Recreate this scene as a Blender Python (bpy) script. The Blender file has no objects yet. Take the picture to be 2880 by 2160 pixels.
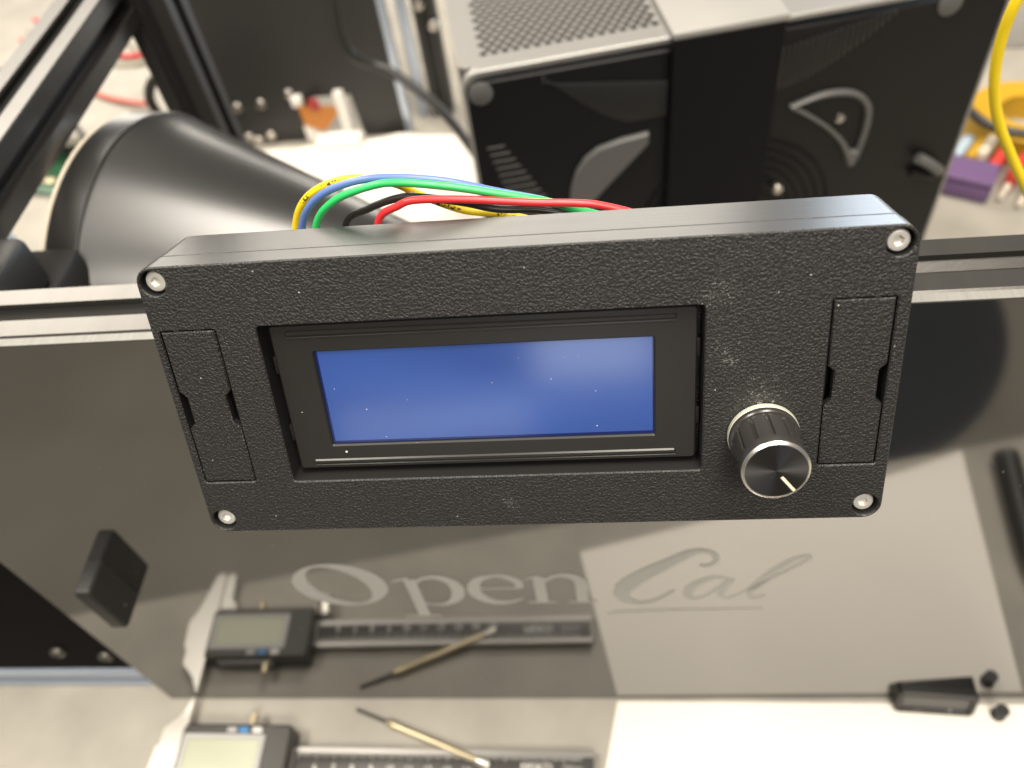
import bpy, bmesh, math, random
from mathutils import Vector, Matrix
from mathutils.geometry import tessellate_polygon
random.seed(7)
MM = 0.001
R = math.radians
scene = bpy.context.scene
COL = scene.collection

# ------------------------------------------------------------------ camera
cam_d = bpy.data.cameras.new("camera")
cam = bpy.data.objects.new("camera", cam_d)
COL.objects.link(cam)
scene.camera = cam
cam_d.sensor_fit = 'HORIZONTAL'
cam_d.sensor_width = 36.0
cam_d.lens = 29.29
cam_d.clip_start = 0.005
cam_d.clip_end = 50
RW = Matrix(((0.99364, 0.0351164, -0.1069872), (0.0400066, 0.7780424, 0.6269366), (0.1052564, -0.6272296, 0.7716892)))
cam.matrix_world = Matrix.Translation((17.6 * MM, -150.7 * MM, 456.2 * MM)) @ RW.transposed().to_4x4()
cam_d.dof.use_dof = True
cam_d.dof.focus_distance = 0.192
cam_d.dof.aperture_fstop = 11.5
cam_d.dof.aperture_blades = 0

# ------------------------------------------------------------------ world and lamps
world = bpy.data.worlds.new("World")
scene.world = world
world.use_nodes = True
bg = world.node_tree.nodes["Background"]
bg.inputs[0].default_value = (1.0, 0.93, 0.83, 1)
bg.inputs[1].default_value = 0.20

def area(name, loc, target, sx, sy, power, col):
    d = bpy.data.lights.new(name, 'AREA')
    d.shape = 'RECTANGLE'; d.size = sx; d.size_y = sy; d.energy = power; d.color = col
    o = bpy.data.objects.new(name, d); COL.objects.link(o)
    o.location = loc
    o.rotation_euler = (Vector(target) - Vector(loc)).to_track_quat('-Z', 'Y').to_euler()
    return o
LW = (1.0, 0.925, 0.81)
area("ceiling_lamp_back", (-1.55, 1.9, 1.75), (-0.15, 0.2, 0.2), 1.3, 0.8, 40, LW)
area("ceiling_lamp_left", (-0.95, -0.15, 2.05), (-0.1, 0, 0), 1.2, 0.5, 40, LW)
area("ceiling_lamp_middle", (0.32, 0.06, 2.1), (0, 0, 0.1), 1.3, 0.5, 52, LW)
area("ceiling_lamp_front", (0.45, -1.5, 2.1), (0, 0, 0.2), 1.2, 0.5, 46, LW)
area("box_top_sheen_lamp", (-1.2, 6.0, 0.2), (0.0, 0.0, 0.32), 5.0, 1.7, 150, (1.0, 0.93, 0.82))  # added light far behind, gives the box's top face its sheen
area("window", (2.1, 3.8, 0.30), (0.1, 0, 0.32), 1.7, 1.6, 72, (0.78, 0.89, 1.0))
area("lcd_reflection_lamp", (0.0, -3.0, 0.17), (0, 0, 0.3), 0.46, 0.20, 1.2, (0.9, 0.95, 1.0))  # added lamp, puts a pale reflection on the display's upper right
area("lcd_reflection_lamp", (-0.62, -3.0, -0.08), (0, 0, 0.3), 0.75, 0.16, 0.8, (0.9, 0.97, 1.0))  # second added lamp, lightens the display's lower left by reflection

scene.view_settings.view_transform = 'Standard'
scene.view_settings.look = 'None'
scene.view_settings.exposure = 0.0
scene.view_settings.gamma = 1.0
scene.view_settings.use_curve_mapping = False
scene.cycles.max_bounces = 8
scene.cycles.use_denoising = True

# ------------------------------------------------------------------ materials
def nodes(m):
    m.use_nodes = True
    return m.node_tree, m.node_tree.nodes["Principled BSDF"]

def mat(name, col, rough=0.5, metal=0.0, var=0.0, vscale=40.0, bump=0.0, bscale=900.0, ior=1.5,
        emit=0.0, ecol=None, coat=0.0, coat_rough=0.05, stretch=None, rvar=0.0, spec=0.5, dust=0.0, dscale=260.0):
    m = bpy.data.materials.new(name)
    nt, p = nodes(m)
    L = nt.links
    p.inputs["Roughness"].default_value = rough
    p.inputs["Metallic"].default_value = metal
    p.inputs["IOR"].default_value = ior
    p.inputs["Specular IOR Level"].default_value = spec
    p.inputs["Coat Weight"].default_value = coat
    p.inputs["Coat Roughness"].default_value = coat_rough
    if emit:
        p.inputs["Emission Color"].default_value = (*(ecol or col), 1)
        p.inputs["Emission Strength"].default_value = emit
    tc = nt.nodes.new("ShaderNodeTexCoord")
    src = tc.outputs["Object"]
    if stretch:
        mp = nt.nodes.new("ShaderNodeMapping")
        mp.inputs["Scale"].default_value = stretch
        L.new(src, mp.inputs["Vector"]); src = mp.outputs["Vector"]
    base = None
    p.inputs["Base Color"].default_value = (*col, 1)
    if var > 0:
        n = nt.nodes.new("ShaderNodeTexNoise")
        n.inputs["Scale"].default_value = vscale
        n.inputs["Detail"].default_value = 5
        L.new(src, n.inputs["Vector"])
        mx = nt.nodes.new("ShaderNodeMix"); mx.data_type = 'RGBA'
        mx.inputs[6].default_value = (*[c * (1 - var) for c in col], 1)
        mx.inputs[7].default_value = (*[min(1, c * (1 + var)) for c in col], 1)
        L.new(n.outputs["Fac"], mx.inputs[0])
        base = mx.outputs[2]
        if rvar:
            mr = nt.nodes.new("ShaderNodeMapRange")
            mr.inputs[3].default_value = max(0.0, rough - rvar); mr.inputs[4].default_value = min(1, rough + rvar)
            L.new(n.outputs["Fac"], mr.inputs[0]); L.new(mr.outputs[0], p.inputs["Roughness"])
    if dust > 0:
        v = nt.nodes.new("ShaderNodeTexVoronoi"); v.voronoi_dimensions = '2D'; v.inputs["Scale"].default_value = dscale
        L.new(tc.outputs["Object"], v.inputs["Vector"])
        sep = nt.nodes.new("ShaderNodeSeparateColor"); L.new(v.outputs["Color"], sep.inputs[0])
        c1 = nt.nodes.new("ShaderNodeMath"); c1.operation = 'GREATER_THAN'; c1.inputs[1].default_value = 1 - dust
        L.new(sep.outputs[0], c1.inputs[0])
        c2 = nt.nodes.new("ShaderNodeMath"); c2.operation = 'MULTIPLY'; c2.inputs[1].default_value = 0.09
        L.new(sep.outputs[1], c2.inputs[0])
        c3 = nt.nodes.new("ShaderNodeMath"); c3.operation = 'LESS_THAN'
        L.new(v.outputs["Distance"], c3.inputs[0]); L.new(c2.outputs[0], c3.inputs[1])
        c4 = nt.nodes.new("ShaderNodeMath"); c4.operation = 'MULTIPLY'
        L.new(c1.outputs[0], c4.inputs[0]); L.new(c3.outputs[0], c4.inputs[1])
        mx = nt.nodes.new("ShaderNodeMix"); mx.data_type = 'RGBA'
        L.new(c4.outputs[0], mx.inputs[0])
        if base: L.new(base, mx.inputs[6])
        else: mx.inputs[6].default_value = (*col, 1)
        mx.inputs[7].default_value = (0.75, 0.73, 0.68, 1)
        base = mx.outputs[2]
    if base: L.new(base, p.inputs["Base Color"])
    if bump > 0:
        n = nt.nodes.new("ShaderNodeTexNoise")
        n.inputs["Scale"].default_value = bscale; n.inputs["Detail"].default_value = 3
        L.new(src, n.inputs["Vector"])
        b = nt.nodes.new("ShaderNodeBump"); b.inputs["Strength"].default_value = bump
        b.inputs["Distance"].default_value = 0.0004
        L.new(n.outputs["Fac"], b.inputs["Height"]); L.new(b.outputs[0], p.inputs["Normal"])
    return m

def mat_textured_plastic():
    """black printed plastic with a leathery face (local z up) and fine layer lines on its sides"""
    m = bpy.data.materials.new("textured_black_plastic")
    nt, p = nodes(m); L = nt.links
    p.inputs["Roughness"].default_value = 0.42
    p.inputs["Base Color"].default_value = (0.022, 0.021, 0.0205, 1)
    tc = nt.nodes.new("ShaderNodeTexCoord")
    geo = nt.nodes.new("ShaderNodeTexNoise"); geo.inputs["Scale"].default_value = 1650; geo.inputs["Detail"].default_value = 2.5
    geo.inputs["Distortion"].default_value = 0.5
    L.new(tc.outputs["Object"], geo.inputs["Vector"])
    ramp = nt.nodes.new("ShaderNodeMapRange"); ramp.inputs[1].default_value = 0.38; ramp.inputs[2].default_value = 0.62
    L.new(geo.outputs["Fac"], ramp.inputs[0])
    bf = nt.nodes.new("ShaderNodeBump"); bf.inputs["Strength"].default_value = 0.55; bf.inputs["Distance"].default_value = 0.00028
    L.new(ramp.outputs[0], bf.inputs["Height"])
    # layer lines: very fine along the depth
    mp = nt.nodes.new("ShaderNodeMapping"); mp.inputs["Scale"].default_value = (18, 18, 2600)
    L.new(tc.outputs["Object"], mp.inputs["Vector"])
    ln = nt.nodes.new("ShaderNodeTexNoise"); ln.inputs["Scale"].default_value = 1.0; ln.inputs["Detail"].default_value = 2
    L.new(mp.outputs[0], ln.inputs["Vector"])
    bs = nt.nodes.new("ShaderNodeBump"); bs.inputs["Strength"].default_value = 0.2; bs.inputs["Distance"].default_value = 0.0002
    L.new(ln.outputs["Fac"], bs.inputs["Height"])
    sep = nt.nodes.new("ShaderNodeSeparateXYZ"); L.new(tc.outputs["Normal"], sep.inputs[0])
    gt = nt.nodes.new("ShaderNodeMath"); gt.operation = 'GREATER_THAN'; gt.inputs[1].default_value = 0.6
    L.new(sep.outputs[2], gt.inputs[0])
    mx = nt.nodes.new("ShaderNodeMix"); mx.data_type = 'VECTOR'
    L.new(gt.outputs[0], mx.inputs[0]); L.new(bs.outputs[0], mx.inputs[4]); L.new(bf.outputs[0], mx.inputs[5])
    L.new(mx.outputs[1], p.inputs["Normal"])
    rr = nt.nodes.new("ShaderNodeMapRange"); rr.inputs[3].default_value = 0.30; rr.inputs[4].default_value = 0.40
    L.new(gt.outputs[0], rr.inputs[0]); L.new(rr.outputs[0], p.inputs["Roughness"])
    # scuff dust: small pale flecks, rare
    v = nt.nodes.new("ShaderNodeTexVoronoi"); v.voronoi_dimensions = '2D'; v.inputs["Scale"].default_value = 330
    L.new(tc.outputs["Object"], v.inputs["Vector"])
    sc = nt.nodes.new("ShaderNodeSeparateColor"); L.new(v.outputs["Color"], sc.inputs[0])
    a1 = nt.nodes.new("ShaderNodeMath"); a1.operation = 'GREATER_THAN'; a1.inputs[1].default_value = 0.984
    L.new(sc.outputs[0], a1.inputs[0])
    a2 = nt.nodes.new("ShaderNodeMath"); a2.operation = 'LESS_THAN'; a2.inputs[1].default_value = 0.055
    L.new(v.outputs["Distance"], a2.inputs[0])
    a3 = nt.nodes.new("ShaderNodeMath"); a3.operation = 'MULTIPLY'
    L.new(a1.outputs[0], a3.inputs[0]); L.new(a2.outputs[0], a3.inputs[1])
    mc = nt.nodes.new("ShaderNodeMix"); mc.data_type = 'RGBA'
    mc.inputs[6].default_value = (0.0190, 0.0184, 0.0182, 1); mc.inputs[7].default_value = (0.4, 0.39, 0.37, 1)
    L.new(a3.outputs[0], mc.inputs[0])
    # pale scuffs right of the display window and above the knob
    sn = nt.nodes.new("ShaderNodeTexNoise"); sn.inputs["Scale"].default_value = 1300; sn.inputs["Detail"].default_value = 3
    sn.inputs["Distortion"].default_value = 1.5
    L.new(tc.outputs["Object"], sn.inputs["Vector"])
    prev = None
    for (sx_, sy_, rad) in ((0.0435, 0.024, 0.0045), (0.0405, 0.0215, 0.0035), (0.044, 0.010, 0.004), (0.0455, 0.007, 0.003), (0.052, -0.0015, 0.0065), (-0.005, -0.028, 0.003)):
        dn = nt.nodes.new("ShaderNodeVectorMath"); dn.operation = 'DISTANCE'; dn.inputs[1].default_value = (sx_, sy_, 0)
        L.new(tc.outputs["Object"], dn.inputs[0])
        mr = nt.nodes.new("ShaderNodeMapRange"); mr.inputs[1].default_value = 0.0; mr.inputs[2].default_value = rad
        mr.inputs[3].default_value = 0.13; mr.inputs[4].default_value = 0.0
        L.new(dn.outputs["Value"], mr.inputs[0])
        if prev is None: prev = mr.outputs[0]
        else:
            mm_ = nt.nodes.new("ShaderNodeMath"); mm_.operation = 'MAXIMUM'
            L.new(prev, mm_.inputs[0]); L.new(mr.outputs[0], mm_.inputs[1]); prev = mm_.outputs[0]
    ad = nt.nodes.new("ShaderNodeMath"); ad.operation = 'ADD'; L.new(prev, ad.inputs[0]); L.new(sn.outputs["Fac"], ad.inputs[1])
    th = nt.nodes.new("ShaderNodeMapRange"); th.inputs[1].default_value = 0.665; th.inputs[2].default_value = 0.80
    L.new(ad.outputs[0], th.inputs[0])
    th2 = nt.nodes.new("ShaderNodeMath"); th2.operation = 'MULTIPLY'
    gp = nt.nodes.new("ShaderNodeMath"); gp.operation = 'GREATER_THAN'; gp.inputs[1].default_value = 0.005; L.new(prev, gp.inputs[0])
    L.new(th.outputs[0], th2.inputs[0]); L.new(gp.outputs[0], th2.inputs[1])
    m2 = nt.nodes.new("ShaderNodeMix"); m2.data_type = 'RGBA'; m2.inputs[7].default_value = (0.26, 0.25, 0.235, 1)
    L.new(th2.outputs[0], m2.inputs[0]); L.new(mc.outputs[2], m2.inputs[6])
    L.new(m2.outputs[2], p.inputs["Base Color"])
    return m

def mat_brushed_disc():
    m = bpy.data.materials.new("spun_black_metal")
    nt, p = nodes(m); L = nt.links
    p.inputs["Base Color"].default_value = (0.13, 0.125, 0.125, 1)
    p.inputs["Metallic"].default_value = 1.0
    p.inputs["Roughness"].default_value = 0.34
    p.inputs["Anisotropic"].default_value = 0.85
    t = nt.nodes.new("ShaderNodeTangent"); t.direction_type = 'RADIAL'; t.axis = 'Z'
    L.new(t.outputs[0], p.inputs["Tangent"])
    return m

def mat_screen():
    m = bpy.data.materials.new("blue_lcd_glass")
    nt, p = nodes(m); L = nt.links
    p.inputs["Base Color"].default_value = (0.02, 0.05, 0.22, 1)
    p.inputs["Roughness"].default_value = 0.13
    p.inputs["Emission Color"].default_value = (0.062, 0.132, 0.34, 1)
    p.inputs["Emission Strength"].default_value = 0.30
    p.inputs["IOR"].default_value = 1.65
    tc = nt.nodes.new("ShaderNodeTexCoord")
    un = nt.nodes.new("ShaderNodeTexNoise"); un.inputs["Scale"].default_value = 45; un.inputs["Detail"].default_value = 1
    um = nt.nodes.new("ShaderNodeMapping"); um.inputs["Scale"].default_value = (0.5, 1.6, 1)
    L.new(tc.outputs["Object"], um.inputs["Vector"]); L.new(um.outputs[0], un.inputs["Vector"])
    ur = nt.nodes.new("ShaderNodeMapRange"); ur.inputs[1].default_value = 0.3; ur.inputs[2].default_value = 0.7
    ur.inputs[3].default_value = 0.13; ur.inputs[4].default_value = 0.32  # uneven emission paints room reflections into the display
    L.new(un.outputs["Fac"], ur.inputs[0]); L.new(ur.outputs[0], p.inputs["Emission Strength"])
    v = nt.nodes.new("ShaderNodeTexVoronoi"); v.voronoi_dimensions = '2D'; v.inputs["Scale"].default_value = 300
    L.new(tc.outputs["Object"], v.inputs["Vector"])
    sc = nt.nodes.new("ShaderNodeSeparateColor"); L.new(v.outputs["Color"], sc.inputs[0])
    a1 = nt.nodes.new("ShaderNodeMath"); a1.operation = 'GREATER_THAN'; a1.inputs[1].default_value = 0.90
    L.new(sc.outputs[0], a1.inputs[0])
    a0 = nt.nodes.new("ShaderNodeMath"); a0.operation = 'MULTIPLY'; a0.inputs[1].default_value = 0.04
    L.new(sc.outputs[1], a0.inputs[0])
    a2 = nt.nodes.new("ShaderNodeMath"); a2.operation = 'LESS_THAN'
    L.new(v.outputs["Distance"], a2.inputs[0]); L.new(a0.outputs[0], a2.inputs[1])
    a3 = nt.nodes.new("ShaderNodeMath"); a3.operation = 'MULTIPLY'
    L.new(a1.outputs[0], a3.inputs[0]); L.new(a2.outputs[0], a3.inputs[1])
    mc = nt.nodes.new("ShaderNodeMix"); mc.data_type = 'RGBA'
    mc.inputs[6].default_value = (0.02, 0.05, 0.22, 1); mc.inputs[7].default_value = (0.8, 0.8, 0.8, 1)
    L.new(a3.outputs[0], mc.inputs[0]); L.new(mc.outputs[2], p.inputs["Base Color"])
    return m

def mat_desk():
    m = mat("cream_laminate", (0.335, 0.31, 0.265), 0.45, var=0.32, vscale=26, bump=0.05, bscale=400)
    return m

M = dict(
    plastic=mat_textured_plastic(),
    black=mat("matte_black_plastic", (0.016, 0.0155, 0.015), 0.45, var=0.15, bump=0.08, bscale=700, dust=0.02),
    navy=mat('navy_border', (0.006, 0.014, 0.085), 0.12),
    deep=mat('deep_black', (0.006, 0.005, 0.005), 0.8, spec=0.08),
    void=mat("black_interior", (0.006, 0.006, 0.006), 0.7),
    bezel=mat("black_painted_steel", (0.018, 0.0165, 0.0145), 0.30, dust=0.05, dscale=230),
    screen=mat_screen(),
    steel=mat("stainless_steel", (0.74, 0.71, 0.66), 0.36, 0.6, var=0.1, vscale=500),
    knobblack=mat("gloss_black_anodised", (0.030, 0.028, 0.026), 0.28, 0.0, coat=0.4, coat_rough=0.15),
    disc=mat_brushed_disc(),
    silver=mat("bright_aluminium", (0.90, 0.88, 0.82), 0.30, 1.0),
    ivory=mat("pale_ring", (0.62, 0.62, 0.52), 0.35, 0.3),
    pointer=mat("cream_paint", (0.72, 0.64, 0.50), 0.5),
    rail=mat("black_anodised_rail", (0.125, 0.12, 0.113), 0.30, 0.85, var=0.12, vscale=3, stretch=(1, 60, 60), bump=0.05, bscale=14, dust=0.01),
    railcut=mat("aluminium_rail_face", (0.50, 0.57, 0.68), 0.3, 0.6, var=0.1, vscale=8),  # bluish light on the base rail is put into this colour
    acrylic=mat("gloss_black_sheet", (0.012, 0.0118, 0.0112), 0.055, 0.0, ior=2.9, dust=0.006, dscale=360),
    sheetedge=mat("sawn_sheet_edge", (0.20, 0.195, 0.18), 0.5, var=0.25, vscale=900, stretch=(1, 0.1, 0.1)),
    letter=mat("etched_grey_lettering", (0.46, 0.45, 0.42), 0.8, spec=0.2),
    desk=mat_desk(),
    floor=mat("brown_floor", (0.245, 0.225, 0.19), 0.6, var=0.35, vscale=3.5),
    standin=mat("navy_person_standin", (0.018, 0.022, 0.030), 0.8, var=0.3, vscale=6),
    paper=mat("white_paper", (0.86, 0.81, 0.73), 0.7, var=0.03, vscale=18, bump=0.06, bscale=120),
    cone=mat("satin_black_print", (0.016, 0.0155, 0.015), 0.30, spec=0.95, var=0.1, vscale=2, stretch=(1, 1, 1800), bump=0.03, bscale=1.0),
    blackmetal=mat("black_sheet_metal", (0.022, 0.021, 0.020), 0.48, 0.0, var=0.2, vscale=8),
    bolt=mat("bolt_steel", (0.62, 0.58, 0.53), 0.30, 1.0),
    case=mat("case_black_plastic", (0.0065, 0.0065, 0.007), 0.40, spec=0.28, bump=0.04, bscale=900),
    caserib=mat('case_rib_black', (0.026, 0.026, 0.025), 0.35),
    caselip=mat("case_grey_trim", (0.10, 0.098, 0.095), 0.42),
    mesh=mat("silver_mesh_metal", (0.33, 0.32, 0.305), 0.42, 0.5, var=0.03),
    strap=mat("strap_black", (0.003, 0.003, 0.004), 0.6, spec=0.2),
    strapglare=mat("strap_glare_paint", (0.36, 0.35, 0.33), 0.4, 0.3, var=0.06, vscale=30),
    green=mat("green_insulation", (0.03, 0.48, 0.12), 0.32),
    blue=mat("blue_insulation", (0.10, 0.17, 0.42), 0.32),
    red=mat("red_insulation", (0.62, 0.03, 0.035), 0.32),
    blackw=mat("black_insulation", (0.02, 0.019, 0.018), 0.35),
    yellow=mat("yellow_insulation", (0.85, 0.62, 0.015), 0.36),
    greyw=mat("grey_insulation", (0.34, 0.32, 0.25), 0.5),
    pinkw=mat("dull_red_insulation", (0.55, 0.14, 0.10), 0.5),
    calsteel=mat("caliper_steel", (0.72, 0.69, 0.63), 0.32, 0.85),
    calbeam=mat('caliper_beam_steel', (0.40, 0.385, 0.36), 0.34, 0.8),
    caldark=mat("caliper_dark_scale", (0.055, 0.052, 0.048), 0.4, 0.3),
    calbody=mat("caliper_black_housing", (0.045, 0.041, 0.037), 0.45, bump=0.05),
    callcd=mat("grey_green_lcd", (0.41, 0.42, 0.31), 0.25),
    calframe=mat("caliper_grey_frame", (0.42, 0.41, 0.40), 0.4),
    whitemark=mat("white_marking", (0.75, 0.73, 0.68), 0.6),
    bluebtn=mat("blue_button", (0.05, 0.24, 0.52), 0.4),
    redmark=mat("red_button", (0.35, 0.03, 0.03), 0.5),
    brass=mat("pale_brass", (0.62, 0.53, 0.35), 0.35, 0.7),
    darkshaft=mat("dark_steel", (0.12, 0.115, 0.10), 0.4, 0.8),
    amber=mat("amber_film", (0.48, 0.17, 0.02), 0.35),
    white=mat("white_plastic", (0.80, 0.77, 0.71), 0.45),
    pcb=mat("green_circuit_board", (0.03, 0.10, 0.05), 0.4, var=0.6, vscale=90),
    skyblue=mat("pale_blue_film", (0.42, 0.52, 0.63), 0.4),
    purple=mat("purple_plastic", (0.15, 0.085, 0.20), 0.5),
    clipred=mat("red_rubber", (0.58, 0.05, 0.035), 0.45),
    clipyel=mat("amber_rubber", (0.50, 0.29, 0.015), 0.5),
    clipdark=mat("dark_rubber", (0.03, 0.03, 0.035), 0.5),
    clipblue=mat("pale_blue_rubber", (0.42, 0.52, 0.60), 0.5),
    clipwhite=mat("cream_rubber", (0.62, 0.55, 0.45), 0.5),
    pinkfoil=mat("pale_foil", (0.80, 0.66, 0.60), 0.3, 0.2),
)

# yellow wire with printed marks
def mat_yellow_print():
    m = mat("yellow_insulation_printed", (0.85, 0.60, 0.015), 0.36)
    nt = m.node_tree; p = nt.nodes["Principled BSDF"]; L = nt.links
    tc = nt.nodes.new("ShaderNodeTexCoord")
    n = nt.nodes.new("ShaderNodeTexNoise"); n.inputs["Scale"].default_value = 1500; n.inputs["Detail"].default_value = 0
    L.new(tc.outputs["Object"], n.inputs["Vector"])
    g = nt.nodes.new("ShaderNodeMath"); g.operation = 'GREATER_THAN'; g.inputs[1].default_value = 0.54
    L.new(n.outputs["Fac"], g.inputs[0])
    n2 = nt.nodes.new("ShaderNodeTexNoise"); n2.inputs["Scale"].default_value = 190; n2.inputs["Detail"].default_value = 0
    L.new(tc.outputs["Object"], n2.inputs["Vector"])
    g2 = nt.nodes.new("ShaderNodeMath"); g2.operation = 'GREATER_THAN'; g2.inputs[1].default_value = 0.5
    L.new(n2.outputs["Fac"], g2.inputs[0])
    sx = nt.nodes.new("ShaderNodeSeparateXYZ"); L.new(tc.outputs["Normal"], sx.inputs[0])
    # the print runs along the side that faces the front of the machine
    g3 = nt.nodes.new("ShaderNodeMath"); g3.operation = 'LESS_THAN'; g3.inputs[1].default_value = -0.55
    L.new(sx.outputs[1], g3.inputs[0])
    a = nt.nodes.new("ShaderNodeMath"); a.operation = 'MULTIPLY'; L.new(g.outputs[0], a.inputs[0]); L.new(g2.outputs[0], a.inputs[1])
    b = nt.nodes.new("ShaderNodeMath"); b.operation = 'MULTIPLY'; L.new(a.outputs[0], b.inputs[0]); L.new(g3.outputs[0], b.inputs[1])
    mx = nt.nodes.new("ShaderNodeMix"); mx.data_type = 'RGBA'
    mx.inputs[6].default_value = (0.85, 0.60, 0.015, 1); mx.inputs[7].default_value = (0.10, 0.08, 0.02, 1)
    L.new(b.outputs[0], mx.inputs[0]); L.new(mx.outputs[2], p.inputs["Base Color"])
    return m
M['yellowp'] = mat_yellow_print()

# ------------------------------------------------------------------ geometry helpers (all in millimetres)
def empty(name, loc=(0, 0, 0), rot=(0, 0, 0), label=None, cat=None, group=None):
    o = bpy.data.objects.new(name, None); COL.objects.link(o)
    o.location = Vector(loc) * MM; o.rotation_euler = rot
    o.empty_display_size = 0.01
    tag(o, label, cat, group)
    return o

def tag(o, label=None, cat=None, group=None, kind=None):
    if label: o["label"] = label
    if cat: o["category"] = cat
    if group: o["group"] = group
    if kind: o["kind"] = kind
    return o

def finish(name, bm, m, parent=None, loc=(0, 0, 0), rot=(0, 0, 0), smooth=35, recalc=True):
    if recalc: bmesh.ops.recalc_face_normals(bm, faces=bm.faces[:])
    ang = R(smooth)
    for f in bm.faces: f.smooth = True
    for e in bm.edges:
        if len(e.link_faces) == 2:
            e.smooth = e.calc_face_angle(0) < ang
        else: e.smooth = False
    bmesh.ops.scale(bm, vec=(MM, MM, MM), verts=bm.verts[:])
    me = bpy.data.meshes.new(name); bm.to_mesh(me); bm.free()
    if m is not None: me.materials.append(M[m] if isinstance(m, str) else m)
    o = bpy.data.objects.new(name, me); COL.objects.link(o)
    o.location = Vector(loc) * MM; o.rotation_euler = rot
    if parent: o.parent = parent
    return o

def dup(src, parent=None, loc=None, rot=None):
    c = src.copy(); COL.objects.link(c)
    c.parent = parent
    if loc is not None: c.location = Vector(loc) * MM
    if rot is not None: c.rotation_euler = rot
    return c

def bm_box(bm, lo, hi, bev=0.0, seg=2):
    b2 = bmesh.new()
    bmesh.ops.create_cube(b2, size=1)
    c = [(a + b) / 2 for a, b in zip(lo, hi)]; s = [abs(b - a) for a, b in zip(lo, hi)]
    bmesh.ops.scale(b2, vec=s, verts=b2.verts[:]); bmesh.ops.translate(b2, vec=c, verts=b2.verts[:])
    if bev > 0:
        bmesh.ops.bevel(b2, geom=b2.edges[:], offset=bev, segments=seg, affect='EDGES', profile=0.5)
    merge(bm, b2)
    return bm

def merge(bm, b2, mtx=None):
    if mtx is not None: bmesh.ops.transform(b2, matrix=mtx, verts=b2.verts[:])
    mp = {v: bm.verts.new(v.co) for v in b2.verts}
    for f in b2.faces:
        try: bm.faces.new([mp[v] for v in f.verts])
        except ValueError: pass
    b2.free()

def box(name, lo, hi, m, parent=None, bev=0.4, loc=(0, 0, 0), rot=(0, 0, 0), seg=2):
    return finish(name, bm_box(bmesh.new(), lo, hi, bev, seg), m, parent, loc, rot)

def bm_lathe(bm, prof, n=40, mtx=None):
    """prof: list of (r, z) about local z"""
    b2 = bmesh.new(); rings = []
    for r, z in prof:
        if r < 1e-6: rings.append([b2.verts.new((0, 0, z))])
        else: rings.append([b2.verts.new((r * math.cos(2 * math.pi * k / n), r * math.sin(2 * math.pi * k / n), z)) for k in range(n)])
    for a, b in zip(rings, rings[1:]):
        for k in range(n):
            k2 = (k + 1) % n
            if len(a) == 1 and len(b) == 1: continue
            if len(a) == 1: b2.faces.new((a[0], b[k], b[k2]))
            elif len(b) == 1: b2.faces.new((a[k], b[0], a[k2]))
            else: b2.faces.new((a[k], b[k], b[k2], a[k2]))
    merge(bm, b2, mtx)
    return bm

def lathe(name, prof, m, parent=None, loc=(0, 0, 0), rot=(0, 0, 0), n=40, smooth=35):
    return finish(name, bm_lathe(bmesh.new(), prof, n), m, parent, loc, rot, smooth)

def catmull(pts, sub=8):
    P = [Vector(p) for p in pts]
    if len(P) < 3: return P
    P = [P[0] * 2 - P[1]] + P + [P[-1] * 2 - P[-2]]
    out = []
    for i in range(1, len(P) - 2):
        for s in range(sub):
            t = s / sub
            a, b, c, d = P[i - 1], P[i], P[i + 1], P[i + 2]
            out.append(0.5 * ((2 * b) + (c - a) * t + (2 * a - 5 * b + 4 * c - d) * t * t + (3 * b - a - 3 * c + d) * t ** 3))
    out.append(P[-2])
    return out

def bm_tube(bm, pts, r, n=10, sub=8):
    P = catmull(pts, sub) if sub > 1 else [Vector(p) for p in pts]
    prev = None; up = Vector((0.13, 0.21, 1)).normalized(); rings = []
    for i, p in enumerate(P):
        t = (P[min(i + 1, len(P) - 1)] - P[max(i - 1, 0)]).normalized()
        s = t.cross(up)
        if s.length < 1e-4: s = t.cross(Vector((1, 0, 0)))
        s.normalize(); u = s.cross(t).normalized(); up = u
        rr = r(i / (len(P) - 1)) if callable(r) else r
        rings.append([bm.verts.new(p + (s * math.cos(2 * math.pi * k / n) + u * math.sin(2 * math.pi * k / n)) * rr) for k in range(n)])
    for a, b in zip(rings, rings[1:]):
        for k in range(n): bm.faces.new((a[k], a[(k + 1) % n], b[(k + 1) % n], b[k]))
    bm.faces.new(rings[0]); bm.faces.new(rings[-1])
    return bm

def tube(name, pts, r, m, parent=None, n=10, sub=8):
    return finish(name, bm_tube(bmesh.new(), pts, r, n, sub), m, parent, smooth=60)

def rrect(x0, x1, y0, y1, r, n=6):
    pts = []
    for cx, cy, a0 in ((x1 - r, y1 - r, 0), (x0 + r, y1 - r, 90), (x0 + r, y0 + r, 180), (x1 - r, y0 + r, 270)):
        for k in range(n + 1):
            a = R(a0 + 90 * k / n); pts.append((cx + r * math.cos(a), cy + r * math.sin(a)))
    return pts

def circle(cx, cy, r, n=28, a0=0):
    return [(cx + r * math.cos(2 * math.pi * k / n + a0), cy + r * math.sin(2 * math.pi * k / n + a0)) for k in range(n)]

def area2(l): return 0.5 * sum(a[0] * b[1] - b[0] * a[1] for a, b in zip(l, l[1:] + l[:1]))

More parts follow.
